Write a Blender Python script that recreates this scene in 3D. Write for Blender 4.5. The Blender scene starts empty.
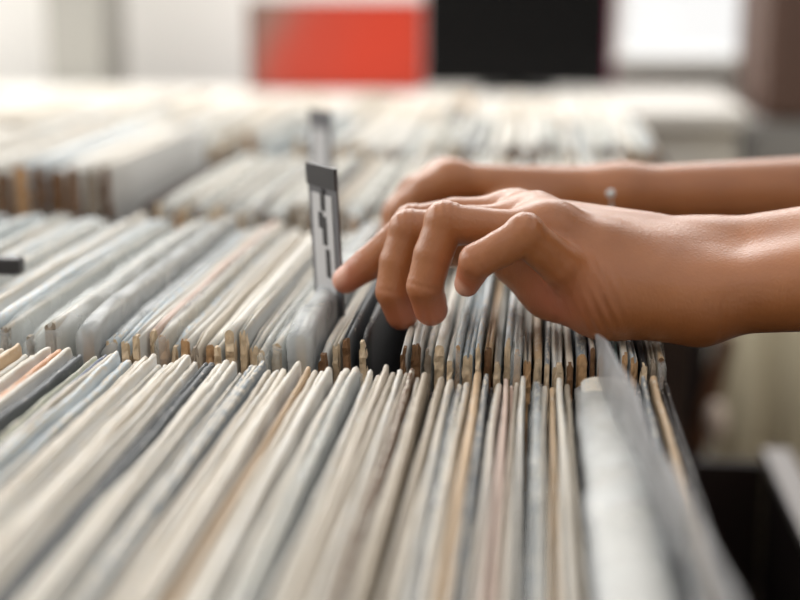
import bpy, bmesh, math, random
import numpy as np
from mathutils import Vector, Matrix

# ------------------------------------------------------------------ camera, world, lights
S = bpy.context.scene
COL = S.collection
T = 0.95                       # height of the sleeve tops above the floor
F = 1500.0                     # focal length in pixels of an 800 px wide frame
PITCH = math.atan2(320, F)     # horizon lies 20 px above the frame
YAW = math.radians(5.33)
CAM = Vector((0.0, -0.61, T + 0.158))
cd = bpy.data.cameras.new('camera'); cam = bpy.data.objects.new('camera', cd); COL.objects.link(cam)
cam.location = CAM
cam.rotation_euler = (math.pi/2 - PITCH, 0, YAW)
cd.sensor_width = 36; cd.lens = F/800*36
cd.clip_start = 0.02
cd.dof.use_dof = True
cd.dof.focus_distance = 0.655
cd.dof.aperture_fstop = 4.0
S.camera = cam

w = bpy.data.worlds.new('world'); S.world = w; w.use_nodes = True
bg = w.node_tree.nodes['Background']
bg.inputs[0].default_value = (1.0, 0.993, 0.98, 1); bg.inputs[1].default_value = 1.05

def area(name, loc, target, sx, sy, power, col=(1, 1, 1)):
    d = bpy.data.lights.new(name, 'AREA'); d.shape = 'RECTANGLE'; d.size = sx; d.size_y = sy
    d.energy = power; d.color = col
    o = bpy.data.objects.new(name, d); COL.objects.link(o); o.location = loc
    o.rotation_euler = (Vector(target)-Vector(loc)).to_track_quat('-Z', 'Y').to_euler()
    return o
area('window_daylight', (-0.7, 3.05, 2.45), (-0.1, 0.1, 0.95), 3.2, 1.1, 105, (1, 0.985, 0.96))
area('side_window_daylight', (-2.35, 0.6, 1.95), (0, 0.3, 0.95), 2.4, 1.2, 34, (1, 0.985, 0.96))

area('back_wall_fill', (-0.4, 1.9, 2.55), (-0.4, 2.3, 0), 2.2, 0.6, 22, (1, 0.985, 0.96))  # unseen fill lamp, added to brighten the back wall

S.view_settings.view_transform = 'Standard'; S.view_settings.look = 'None'
S.view_settings.exposure = 0.08; S.view_settings.gamma = 1.0; S.view_settings.use_curve_mapping = False

# ------------------------------------------------------------------ pixel helpers
_R = cam.rotation_euler.to_matrix()
def ray(x, y): return (_R @ Vector((x-400, 300-y, -F))).normalized()
def W(x, y, Y):                # where the pixel's ray meets the upright plane at distance Y
    d = ray(x, y); return CAM + d*((Y-CAM.y)/d.y)
def WZ(x, y, z):               # where it meets a level plane
    d = ray(x, y); return CAM + d*((z-CAM.z)/d.z)

# ------------------------------------------------------------------ generic helpers
rng = random.Random(11)
def lin(c): return tuple(((v/255)/12.92 if v/255 <= 0.04045 else ((v/255+0.055)/1.055)**2.4) for v in c) + (1,)
MATS = {}
def mat(name, rgb, rough=0.6, var=0.12, scale=(6, 6, 6), metal=0.0, bump=0.0, spec=0.4):
    if name in MATS: return MATS[name]
    m = bpy.data.materials.new(name); m.use_nodes = True; nt = m.node_tree; N = nt.nodes; L = nt.links
    b = N['Principled BSDF']; b.inputs['Roughness'].default_value = rough; b.inputs['Metallic'].default_value = metal
    b.inputs['Specular IOR Level'].default_value = spec
    tc = N.new('ShaderNodeTexCoord'); mp = N.new('ShaderNodeMapping'); mp.inputs['Scale'].default_value = scale
    nz = N.new('ShaderNodeTexNoise'); nz.inputs['Scale'].default_value = 1.0; nz.inputs['Detail'].default_value = 6
    mix = N.new('ShaderNodeMix'); mix.data_type = 'RGBA'
    c = lin(rgb); mix.inputs[6].default_value = tuple(v*(1-var) for v in c[:3])+(1,)
    mix.inputs[7].default_value = tuple(min(1, v*(1+var)) for v in c[:3])+(1,)
    L.new(tc.outputs['Object'], mp.inputs[0]); L.new(mp.outputs[0], nz.inputs['Vector'])
    L.new(nz.outputs[0], mix.inputs[0]); L.new(mix.outputs[2], b.inputs['Base Color'])
    if bump:
        bp = N.new('ShaderNodeBump'); bp.inputs['Strength'].default_value = bump; bp.inputs['Distance'].default_value = 0.002
        L.new(nz.outputs[0], bp.inputs['Height']); L.new(bp.outputs[0], b.inputs['Normal'])
    MATS[name] = m; return m

def mesh_obj(name, verts, faces, material, parent=None, smooth=False, mats=None, midx=None):
    me = bpy.data.meshes.new(name); me.from_pydata([tuple(v) for v in verts], [], faces); me.update()
    for mm in (mats or [material]): me.materials.append(mm)
    if midx is not None: me.polygons.foreach_set('material_index', midx)
    if smooth: me.polygons.foreach_set('use_smooth', [True]*len(me.polygons))
    o = bpy.data.objects.new(name, me); COL.objects.link(o)
    if parent: o.parent = parent
    return o
def box(name, lo, hi, material, parent=None, bevel=0.0, rot=None, pivot=None):
    bm = bmesh.new(); bmesh.ops.create_cube(bm, size=1)
    lo = Vector(lo); hi = Vector(hi); c = (lo+hi)/2; s = hi-lo
    for v in bm.verts: v.co = Vector((v.co.x*s.x, v.co.y*s.y, v.co.z*s.z))
    if bevel: bmesh.ops.bevel(bm, geom=bm.edges[:], offset=bevel, segments=2, affect='EDGES', profile=0.6)
    me = bpy.data.meshes.new(name); bm.to_mesh(me); bm.free(); me.materials.append(material)
    o = bpy.data.objects.new(name, me); COL.objects.link(o); o.location = c
    if rot: o.rotation_euler = rot
    if parent:
        o.parent = parent; o.location = c - parent.location
    return o
def empty(name, loc):
    o = bpy.data.objects.new(name, None); COL.objects.link(o); o.location = loc; o.empty_display_size = 0.05; return o
def tag(o, label=None, cat=None, group=None, kind=None):
    if label: o['label'] = label
    if cat: o['category'] = cat
    if group: o['group'] = group
    if kind: o['kind'] = kind
    return o

# ------------------------------------------------------------------ the room
M_wall = mat('white_plaster', (242, 240, 236), 0.8, 0.015, (2, 2, 2))
M_floor = mat('dark_floor_boards', (70, 58, 50), 0.5, 0.25, (2, 14, 2))
M_trim = mat('painted_trim', (225, 223, 218), 0.5, 0.03)
BACK = 3.1
tag(box('floor', (-2.5, -1.6, -0.05), (2.2, BACK+0.1, 0), M_floor), kind='structure')
M_plank_gap = mat('floor_gap', (40, 33, 28), 0.8)
# back wall with one window opening (the bright field right of the black screen)
wl = W(612, 40, BACK).x; wr = W(757, 40, BACK).x; ws = T - 0.02
wall = empty('wall_back', (0, BACK, 0)); tag(wall, kind='structure')
box('wall_panel', (-2.5, BACK, 0), (wl, BACK+0.1, 2.6), M_wall, wall)
box('wall_panel', (wr, BACK, 0), (2.2, BACK+0.1, 2.6), M_wall, wall)
box('wall_panel', (wl, BACK, 0), (wr, BACK+0.1, ws), M_wall, wall)
box('wall_panel', (wl, BACK, 2.1), (wr, BACK+0.1, 2.6), M_wall, wall)
tag(box('wall_left', (-2.6, -1.6, 0), (-2.5, BACK+0.1, 2.6), M_wall), kind='structure')
M_far = mat('shop_wall_paint', (205, 198, 188), 0.8, 0.05, (2, 2, 2))  # unseen front and right walls, added to hold back the world's fill light
tag(box('wall_front', (-2.5, -1.7, 0), (2.2, -1.6, 2.6), M_far), kind='structure')
tag(box('wall_right', (2.2, -1.7, 0), (2.3, BACK+0.1, 2.6), M_far), kind='structure')
glass = bpy.data.materials.new('window_glass'); glass.use_nodes = True
_n = glass.node_tree.nodes; _l = glass.node_tree.links; _n.remove(_n['Principled BSDF'])
_t = _n.new('ShaderNodeBsdfTransparent'); _g = _n.new('ShaderNodeBsdfGlossy'); _g.inputs['Roughness'].default_value = 0.05
_m = _n.new('ShaderNodeMixShader'); _m.inputs[0].default_value = 0.06
_l.new(_t.outputs[0], _m.inputs[1]); _l.new(_g.outputs[0], _m.inputs[2]); _l.new(_m.outputs[0], _n['Material Output'].inputs[0])
win = empty('window_1', (wl, BACK, ws)); tag(win, kind='structure')
box('pane', (wl+0.02, BACK+0.05, ws+0.02), (wr-0.02, BACK+0.056, 2.08), glass, win)
for nm, lo, hi in (('frame_bar', (wl, BACK+0.02, ws), (wl+0.025, BACK+0.08, 2.1)), ('frame_bar', (wr-0.025, BACK+0.02, ws), (wr, BACK+0.08, 2.1)),
                   ('frame_bar', (wl+0.025, BACK+0.02, 2.075), (wr-0.025, BACK+0.08, 2.1)), ('window_sill', (wl-0.03, BACK-0.05, ws-0.025), (wr+0.03, BACK+0.08, ws))):
    box(nm, lo, hi, M_trim, win, 0.003)

# ------------------------------------------------------------------ sleeves
WORN = lin((206, 198, 184))
def sleeve_mat(name, rgb, worn=0.5, gloss=0.55):
    key = 'sleeve_'+name
    if key in MATS: return MATS[key]
    m = bpy.data.materials.new(key); m.use_nodes = True; N = m.node_tree.nodes; L = m.node_tree.links
    b = N['Principled BSDF']; b.inputs['Roughness'].default_value = gloss; b.inputs['Specular IOR Level'].default_value = 0.45
    tc = N.new('ShaderNodeTexCoord'); oi = N.new('ShaderNodeObjectInfo')
    mp = N.new('ShaderNodeMapping'); mp.inputs['Scale'].default_value = (420, 90, 160)
    add = N.new('ShaderNodeVectorMath'); add.operation = 'ADD'
    sc = N.new('ShaderNodeMath'); sc.operation = 'MULTIPLY'; sc.inputs[1].default_value = 37.0
    L.new(oi.outputs['Random'], sc.inputs[0]); L.new(tc.outputs['Object'], mp.inputs[0]); L.new(mp.outputs[0], add.inputs[0]); L.new(sc.outputs[0], add.inputs[1])
    nz = N.new('ShaderNodeTexNoise'); nz.inputs['Scale'].default_value = 1; nz.inputs['Detail'].default_value = 5; nz.inputs['Roughness'].default_value = 0.65
    L.new(add.outputs[0], nz.inputs['Vector'])
    c = lin(rgb)
    m1 = N.new('ShaderNodeMix'); m1.data_type = 'RGBA'
    m1.inputs[6].default_value = tuple(v*0.78 for v in c[:3])+(1,); m1.inputs[7].default_value = tuple(min(1, v*1.13) for v in c[:3])+(1,)
    L.new(nz.outputs[0], m1.inputs[0])
    # rubbed fibre showing along the top fold
    sx = N.new('ShaderNodeSeparateXYZ'); L.new(tc.outputs['Object'], sx.inputs[0])
    top = N.new('ShaderNodeMapRange'); top.inputs[1].default_value = 0.3115; top.inputs[2].default_value = 0.3148
    L.new(sx.outputs['Z'], top.inputs[0])
    nz2 = N.new('ShaderNodeTexNoise'); nz2.inputs['Scale'].default_value = 2.2; nz2.inputs['Detail'].default_value = 4
    L.new(add.outputs[0], nz2.inputs['Vector'])
    th = N.new('ShaderNodeMapRange'); th.inputs[1].default_value = 0.62-0.3*worn; th.inputs[2].default_value = 0.72-0.3*worn
    L.new(nz2.outputs[0], th.inputs[0])
    mu = N.new('ShaderNodeMath'); mu.operation = 'MULTIPLY'; L.new(top.outputs[0], mu.inputs[0]); L.new(th.outputs[0], mu.inputs[1])
    m2 = N.new('ShaderNodeMix'); m2.data_type = 'RGBA'; m2.inputs[7].default_value = WORN
    L.new(mu.outputs[0], m2.inputs[0]); L.new(m1.outputs[2], m2.inputs[6]); L.new(m2.outputs[2], b.inputs['Base Color'])
    bp = N.new('ShaderNodeBump'); bp.inputs['Strength'].default_value = 0.35; bp.inputs['Distance'].default_value = 0.001
    L.new(nz.outputs[0], bp.inputs['Height']); L.new(bp.outputs[0], b.inputs['Normal'])
    MATS[key] = m; return m

PAL = {  # name: (rgb, words)
    'white': ((216, 216, 213), 'white'), 'pale_grey': ((186, 188, 187), 'pale grey'), 'cream': ((203, 193, 178), 'cream'),
    'ivory': ((209, 206, 199), 'ivory'), 'tan': ((196, 168, 134), 'tan'), 'orange': ((205, 150, 110), 'faded orange'),
    'slate': ((78, 82, 85), 'slate grey'), 'charcoal': ((56, 53, 53), 'charcoal'), 'black': ((30, 28, 29), 'black'),
    'brown': ((118, 92, 72), 'brown'), 'navy': ((66, 78, 104), 'navy blue'), 'sage': ((190, 192, 172), 'pale green'),
    'ice': ((196, 206, 212), 'icy blue'), 'steel': ((134, 142, 148), 'steel grey'), 'mottled': ((176, 164, 146), 'mottled beige'),
    'pink': ((214, 190, 176), 'dusty pink'), 'teal': ((96, 128, 130), 'dull teal'), 'violet': ((120, 112, 130), 'muted violet')}
KRAFT = [mat('kraft_edge', (186, 150, 112), 0.9, 0.55, (330, 330, 200), bump=0.7), mat('pale_card_edge', (208, 188, 160), 0.9, 0.55, (330, 330, 200), bump=0.7),
         mat('grey_card_edge', (150, 138, 124), 0.9, 0.55, (330, 330, 200), bump=0.7), mat('brown_card_edge', (118, 88, 62), 0.9, 0.55, (330, 330, 200), bump=0.7)]
def film_mat(name, haze, tint):
    m = bpy.data.materials.new(name); m.use_nodes = True; N = m.node_tree.nodes; L = m.node_tree.links; N.remove(N['Principled BSDF'])
    t = N.new('ShaderNodeBsdfTransparent'); t.inputs[0].default_value = (0.94, 0.95, 0.95, 1)
    d = N.new('ShaderNodeBsdfPrincipled'); d.inputs['Base Color'].default_value = lin(tint); d.inputs['Roughness'].default_value = 0.38
    d.inputs['Specular IOR Level'].default_value = 0.7
    tc = N.new('ShaderNodeTexCoord'); nz = N.new('ShaderNodeTexNoise'); nz.inputs['Scale'].default_value = 38; nz.inputs['Detail'].default_value = 4
    L.new(tc.outputs['Object'], nz.inputs['Vector'])
    bp = N.new('ShaderNodeBump'); bp.inputs['Strength'].default_value = 0.5; bp.inputs['Distance'].default_value = 0.004
    L.new(nz.outputs[0], bp.inputs['Height']); L.new(bp.outputs[0], d.inputs['Normal'])
    mr = N.new('ShaderNodeMapRange'); mr.inputs[1].default_value = 0.3; mr.inputs[2].default_value = 0.75
    mr.inputs[3].default_value = haze*0.6; mr.inputs[4].default_value = min(1, haze*1.4); L.new(nz.outputs[0], mr.inputs[0])
    mx = N.new('ShaderNodeMixShader'); L.new(mr.outputs[0], mx.inputs[0]); L.new(t.outputs[0], mx.inputs[1]); L.new(d.outputs[0], mx.inputs[2])
    L.new(mx.outputs[0], N['Material Output'].inputs[0]); return m
FILM = film_mat('clear_film', 0.26, (226, 229, 228)); MILKY = film_mat('milky_film', 0.5, (190, 193, 194))
SMOKE = film_mat('smoky_film', 0.5, (150, 150, 152))

SH = 0.315    # sleeve height and width
def sleeve_verts(th, r, ny=9, wav=0.0008, rag=0.0, extra=0.0, L=SH, H=SH):
    """closed envelope: rounded fold along the top, slightly bowed faces, uneven corner wear"""
    prof = []
    rd = min(th*0.45, 0.0028)
    if th > 0.0030 and th < 0.012 and r.random() < 0.7:      # open pocket: two card edges with a slot between them
        m = r.uniform(-0.12, 0.12)*th; g = r.uniform(0.10, 0.2)*th; dp = r.uniform(0.002, 0.005); e = r.uniform(-0.0012, 0.0012)
        prof = [(-th/2, H-0.0016), (-th*0.42, H-0.0004), ((m-g)*0.9-th*0.06, H), (m-g, H-0.0012), (m, H-dp), (m+g, H-0.0012+e), ((m+g)*0.9+th*0.06, H+e), (th*0.42, H-0.0004+e), (th/2, H-0.0016+e)]
    else:
        for k in range(7):
            a = math.pi*k/6
            prof.append((-math.cos(a)*th/2, H-rd+math.sin(a)*rd))
    prof = [(-th/2, 0.0), (-th/2*1.06, H*0.5), (-th/2*1.02, H*0.88)] + prof + [(th/2*1.02, H*0.88), (th/2*1.06, H*0.5), (th/2, 0.0)]
    n = len(prof); V = []; Fs = []
    ph = r.random()*6; ph2 = r.random()*6; amp = r.uniform(0.2, 1.0)*wav
    bow = r.uniform(-1, 1)*0.0012
    for j in range(ny):
        t = j/(ny-1); y = (1-(1-t)**1.6 if ny > 20 else t)*L
        endc = 1 - 0.12*max(0, abs(2*t-1)-0.93)/0.07
        lift = r.uniform(-rag, rag) + amp*math.sin(ph+t*9) + amp*0.6*math.sin(ph2+t*21)
        corner = -0.004*max(0, abs(2*t-1)-0.95)/0.05*r.random()
        for (x, z) in prof:
            top = max(0, (z-H*0.8)/(H*0.2))
            V.append((x*endc + bow*math.sin(math.pi*t)*top + (amp*0.4*math.sin(ph2+t*13)+r.uniform(-rag, rag)*0.7)*top, y, z + (lift+corner+r.uniform(-rag, rag))*top + extra*top))
    for j in range(ny-1):
        for k in range(n):
            a = j*n+k; b = j*n+(k+1) % n
            Fs.append((a, b, b+n, a+n))
    Fs.append(tuple(range(n-1, -1, -1))); Fs.append(tuple((ny-1)*n+k for k in range(n)))
    return V, Fs
def spine_verts(th, r):
    """worn folded card along the upright end of the sleeve: a ragged strip, split and frayed towards the top"""
    V = []; Fs = []; drop = r.uniform(0.0002, 0.0035); top = SH-drop
    zs = [0.0, 0.08, 0.16, 0.22, 0.26]+[0.27+(top-0.27)*i/13 for i in range(14)]; nz = len(zs); w0 = th*0.52; tilt = r.uniform(-0.2, 0.2)*th
    for i, z in enumerate(zs):
        fr = max(0, (z-0.27)/(SH-0.27)); j = r.uniform(-0.0005, 0.0005)*fr; q = w0*(1+r.uniform(-0.42, 0.12)*fr); pr = 0.0006+r.uniform(0, 0.0020)*fr; j += tilt*fr*fr
        if i == nz-1: q *= 0.55; pr *= 0.3
        if i == nz-2: q *= 0.85; pr *= 0.7
        V += [(-q+j, 0.004, z), (-q*0.8+j, -pr, z), (j+r.uniform(-0.0003, 0.0003), -pr*r.uniform(0.5, 1.5), z), (q*0.8+j, -pr, z), (q+j, 0.004, z)]
    for i in range(nz-1):
        a = 5*i
        for k in range(4): Fs.append((a+k, a+k+1, a+k+6, a+k+5))
    a = 5*(nz-1); Fs.append((a, a+1, a+2, a+3, a+4)); Fs.append((4, 3, 2, 1, 0))
    return V, Fs
def cover_verts(th, r, bulge=0.0):
    """loose plastic outer bag: follows the card, puckered along the top fold, deeper folds where it bulges"""
    V = []; Fs = []; ny = 25 if bulge else 15; ph = [r.random()*6 for _ in range(6)]
    w2 = th/2+0.0008; H = SH+r.uniform(0.0008, 0.003)
    prof = [(-1, 0.14), (-1, 0.24), (-1, 0.28), (-1, 0.300)]
    for k in range(7):
        a = math.pi*k/6; rd = min(w2*0.9, 0.004); prof.append((-math.cos(a), H-rd+math.sin(a)*rd))
    prof += [(1, 0.300), (1, 0.28), (1, 0.24), (1, 0.14)]; n = len(prof)
    for j in range(ny):
        t = j/(ny-1); y = -0.0035+t*(SH+0.007)
        en = max(0, abs(2*t-1)-0.8)/0.2
        for k, (u, z) in enumerate(prof):
            g = max(0, (z-0.22)/(SH-0.22))
            wr = 0.00045*math.sin(ph[0]+t*41+k)+0.0003*math.sin(ph[1]+t*77+2*k)
            bl = bulge*g*(0.6+0.16*math.sin(ph[2]+t*9+k*0.4)+0.12*math.sin(ph[3]+t*23-k*0.7))
            V.append((u*(w2+bl*(1-0.3*en))+wr*g, y, z+(wr*1.6+0.14*bl*(1+math.sin(ph[4]+t*31+k*1.3))-0.004*en*g)*g*(1 if k not in (0, n-1) else 0)))
    for j in range(ny-1):
        for k in range(n-1): a = j*n+k; Fs.append((a, a+1, a+1+n, a+n))
    Fs.append(tuple(range(n-1, -1, -1))); Fs.append(tuple((ny-1)*n+k for k in range(n)))
    return V, Fs

ROWWORDS = {}
nsleeve = 0; SLEEVES = []
def sleeve(row, xt, xb, y0, ztop, th, colour, spine=True, film=None, bulge=0.0, seed=None, kraft=None, worn=0.5, note=None, detail=True, yaw=0.0):
    """one record sleeve: top fold at xt, foot at xb, near end at y0"""
    global nsleeve; nsleeve += 1
    r = random.Random(seed if seed is not None else 1000+nsleeve*7)
    rgb, word = PAL[colour]
    V, Fs = sleeve_verts(th, r, 29 if row == 1 else (13 if detail else 5), 0.0006, 0.00022 if detail else 0.0)
    k = kraft if kraft is not None else r.choice([0, 0, 1, 1, 1, 2, 3])
    midx = [0]*(len(Fs)-2)+[1, 1]
    o = mesh_obj('record_sleeve', V, Fs, None, smooth=False, mats=[sleeve_mat(colour, rgb, 0.0 if max(rgb) < 110 else worn), KRAFT[k]], midx=midx)
    o.data.polygons.foreach_set('use_smooth', [True]*(len(Fs)-2)+[False]*2)
    lean = math.asin(max(-0.6, min(0.6, (xt-xb)/SH)))
    o.location = (xb, y0, ztop-SH*math.cos(lean)); o.rotation_euler = (0, lean, yaw)
    thick = 'slim' if th < 0.0036 else ('thick' if th > 0.0062 else 'medium')
    if spine:
        V, Fs = spine_verts(th, r); mesh_obj('spine', V, Fs, KRAFT[k], o)
    if film:
        V, Fs = cover_verts(th, r, bulge); mesh_obj('plastic_cover', V, Fs, film, o, smooth=True)
    edge = ['kraft brown edge', 'pale card edge', 'grey card edge', 'dark brown edge'][k]
    lab = '%s %s record sleeve %s, %s' % (thick, word, 'in plastic' if film else 'with '+edge, ROWWORDS[row])
    tag(o, note or lab, 'record sleeve', 'record sleeves '+ROWWORDS[row])
    SLEEVES.append([row, xt, o, word, thick, bool(note)])
    return o
ROWWORDS[1] = "in the smoky divider's row"
ROWWORDS[2] = 'under the hands'
ROWWORDS[20] = 'in the crumpled bags\' side bin'
ROWWORDS[3] = 'behind the black-topped card'
ROWWORDS[30] = 'in the raised side bin'
ROWWORDS[40] = 'past the raised side bin'
ROWWORDS[4] = 'beyond both index cards'

# row 1, read off the photograph along its far edge: (left pixel, width in pixels, colour, film)
R1 = [(-70, 12, 'white', 0), (-58, 10, 'cream', 0), (-48, 9, 'slate', 0), (-39, 12, 'ivory', 0), (-27, 9, 'white', 1), (-18, 8, 'tan', 0), (-10, 9, 'ivory', 0),
      (0, 8, 'cream', 0), (8, 11, 'ivory', 0), (19, 8, 'white', 0), (27, 9, 'orange', 0), (37, 9, 'white', 0), (47, 17, 'slate', 0), (65, 17, 'sage', 0), (82, 7, 'navy', 0),
      (89, 6, 'cream', 0), (95, 7, 'ice', 0), (103, 10, 'ice', 0), (113, 15, 'mottled', 0), (128, 13, 'cream', 0), (141, 7, 'ivory', 0), (148, 6, 'white', 0), (154, 7, 'pale_grey', 0), (161, 12, 'white', 0),
      (173, 6, 'ivory', 0), (179, 7, 'white', 0), (187, 16, 'slate', 0), (203, 8, 'pale_grey', 0), (211, 9, 'white', 0), (220, 8, 'pale_grey', 0), (228, 5, 'white', 0), (233, 5, 'charcoal', 0), (238, 6, 'steel', 0), (244, 5, 'pale_grey', 0),
      (249, 14, 'steel', 0), (264, 8, 'ivory', 0), (272, 9, 'cream', 0), (281, 14, 'pale_grey', 0), (297, 6, 'tan', 0), (303, 9, 'cream', 0), (312, 8, 'ivory', 0), (320, 9, 'ivory', 0), (329, 4, 'charcoal', 0), (333, 4, 'ivory', 0),
      (337, 10, 'pale_grey', 0), (347, 10, 'pale_grey', 1), (358, 4, 'charcoal', 0), (363, 15, 'ivory', 0), (379, 7, 'cream', 0), (386, 7, 'cream', 0), (393, 13, 'ivory', 0), (406, 6, 'brown', 0), (412, 6, 'pale_grey', 0), (418, 9, 'mottled', 0),
      (427, 9, 'charcoal', 0), (436, 9, 'mottled', 0), (445, 9, 'pale_grey', 0), (455, 7, 'violet', 1), (462, 9, 'pale_grey', 0), (472, 10, 'tan', 0), (483, 6, 'steel', 0), (489, 5, 'black', 0), (495, 8, 'white', 0), (503, 11, 'pink', 0), (514, 6, 'cream', 0),
      (520, 6, 'ivory', 0), (527, 5, 'black', 0), (533, 8, 'steel', 1), (541, 8, 'pale_grey', 0), (549, 6, 'tan', 0), (555, 8, 'white', 0), (564, 8, 'mottled', 0), (572, 5, 'black', 0)]  # closing black strip stands in for the shaded gap before the milky bag
_rs = random.Random(3); _t = []
for _q in R1:                                   # wide bands of the photograph are pairs of sleeves
    if _q[1] >= 11 and _q[2] not in ('slate', 'sage'):
        _h = _q[1]*_rs.uniform(0.42, 0.58); _t += [(_q[0], _h, _q[2], 0), (_q[0]+_h, _q[1]-_h, _rs.choice([_q[2], 'white', 'pale_grey', 'cream']), 0)]
    else: _t.append(_q)
R1 = _t
def px2X(px, py=372): return WZ(px, py, T).x
r1 = random.Random(5)
foot = px2X(-70)*0.97
for i, (px, wpx, colr, fl) in enumerate(R1):
    x0 = px2X(px); x1 = px2X(px+wpx); th = (x1-x0)*0.68
    xt = (x0+x1)/2
    t = (px+70)/650
    xb = xt + 0.012 - 0.010*t
    back = 0.012*(1-t)+r1.uniform(-0.004, 0.004) - 0.004
    zt = T + 0.002 - 0.0075*t + r1.uniform(-0.0035, 0.0025) + (0.004 if th > 0.006 else 0) - (0.006 if colr in ('black', 'charcoal') else 0)
    sleeve(1, xt, xb, back-SH, zt, th, colr, spine=False, film=(None, FILM, MILKY)[fl], worn=r1.choice([0.1, 0.5, 0.9]))
# bulging milky bag, then the last sleeves by the bin side
def X1(px): return px2X(px, 376)
sleeve(1, X1(606), X1(610), -SH-0.006, T-0.002, 0.0195, 'pale_grey', False, MILKY, 0.003, note='thick pale record sleeve in a bulging milky plastic bag with torn top')
for px, wpx, c in ((639, 4, 'charcoal'), (643.5, 4, 'steel'), (648, 4, 'black'), (652.5, 8, 'tan'), (661.5, 4, 'charcoal'), (666, 4, 'black')):
    sleeve(1, X1(px+wpx/2), X1(px+wpx/2)-0.004, -SH+r1.uniform(-0.01, 0.012), T-0.006+r1.uniform(-0.003, 0.003), (X1(px+wpx)-X1(px))*0.88, c, False)

# rows further off
def fill_row(row, xa, xb_, y0, zt, step, weights, seed, lean=0.0, filmp=0.3, gap=None, spread=0.0, detail=True, lift=0.0045, skip=(), krafts=None):
    r = random.Random(seed); x = xa; names = list(weights.keys()); ws = list(weights.values())
    while x < xb_:
        th = min(step*r.choice([0.7, 0.85, 1, 1, 1.15, 1.5]), xb_-x)
        if th < step*0.4: break
        if gap and x+th > gap[0] and x < gap[1]: x = gap[1]; continue
        hit = [b for a, b in skip if x+th > a and x < b]
        if hit: x = hit[0]; continue
        u = (x-xa)/(xb_-xa)
        xt = x+th/2; foot = xt - lean(xt) if callable(lean) else xt-lean
        sleeve(row, xt, foot, y0+r.uniform(-0.006, 0.006), zt+r.uniform(-lift, lift), th*0.76, r.choices(names, ws)[0], True,
               r.choices([None, FILM, MILKY], [1-filmp, filmp*0.85, filmp*0.15])[0], seed=seed*1000+int(x*1e5) % 99991, worn=r.choice([0.1, 0.5, 0.9]), detail=detail, kraft=r.choice(krafts) if krafts else None)
        x += th
Y2 = 0.030
gA, gB = WZ(354, 350, T).x, WZ(398, 352, T).x
KEEP = []
LIGHT = dict(white=5, ivory=4, pale_grey=3, cream=2, ice=2, pink=1, slate=0.5, charcoal=0.5, tan=0.5)
MIXED = dict(white=6, ice=5, pale_grey=3, ivory=2, cream=2, steel=2, charcoal=1, black=0.6, brown=0.6, tan=1, violet=0.8, teal=0.4, navy=0.5)
CB = WZ(22, 340, T).x           # where the side bin's panel stands
def zone(px, half): x = WZ(px, 339, T).x; return (x-half, x+half)
SK = [zone(305, 0.0070), zone(92, 0.0055), zone(56, 0.0085)]
fill_row(2, CB+0.002, gA, Y2, T+0.002, 0.0052, LIGHT, 21, lean=lambda x: -0.0065, filmp=0.15, skip=SK)
fill_row(2, gB, WZ(668, 345, T).x, Y2, T, 0.0042, MIXED, 22, lean=lambda x: 0.0065*(1-(x-gB)/0.13), filmp=0.2)
sleeve(2, gA+0.0024, gA+0.0090, Y2+0.002, T+0.002, 0.0034, 'black', True, None, kraft=1, note='black record sleeve whose face shows in the gap below the fingers')
sleeve(2, CB+0.0026, CB+0.0036, Y2, T+0.001, 0.0036, 'white', True, FILM)
# crumpled bags at the near end of row 2
sleeve(2, WZ(305, 340, T).x, WZ(305, 340, T).x+0.006, Y2-0.004, T+0.007, 0.005, 'white', False, MILKY, 0.0055, note='white record sleeve in a crumpled white plastic bag beside the black-topped card')
sleeve(2, WZ(92, 338, T).x, WZ(92, 338, T).x+0.006, Y2-0.004, T+0.008, 0.0055, 'white', False, MILKY, 0.0015, note='glossy white record sleeve standing proud beside the clear crumpled bag')
sleeve(2, WZ(56, 338, T).x, WZ(56, 338, T).x+0.004, Y2-0.006, T+0.008, 0.006, 'ivory', True, FILM, 0.006, note='ivory record sleeve in a clear crumpled plastic bag with shiny folds')

ZL = T+0.003                   # the side bins stand a little higher
fill_row(20, CB-0.19, CB-0.0100, Y2+0.012, ZL, 0.0075, LIGHT, 24, lean=-0.0005, filmp=0.5)
Y3 = Y2+SH+0.035
R3W = dict(white=6, ivory=4, pale_grey=3, cream=1.5, ice=1, tan=0.3, charcoal=0.3)
fill_row(3, CB-0.030, 0.080, Y3, T+0.008, 0.0076, R3W, 31, lean=-0.004, filmp=0.3, detail=False)
fill_row(30, CB-0.31, CB-0.080, Y3+0.07, ZL+0.020, 0.0105, R3W, 33, lean=-0.006, filmp=0.0, krafts=(3, 3, 0, 2), detail=False)
Y4 = Y3+SH+0.035
Y4L = Y3+0.07+SH+0.04; Y5 = Y4L+SH+0.04
fill_row(40, CB-0.28, CB-0.034, Y4L, T+0.010, 0.0105, R3W, 43, lean=-0.003, filmp=0.4, detail=False, lift=0.007)
fill_row(4, CB+0.008, 0.105, Y4, T+0.012, 0.0105, R3W, 41, lean=-0.003, filmp=0.5, detail=False, lift=0.007)

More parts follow.
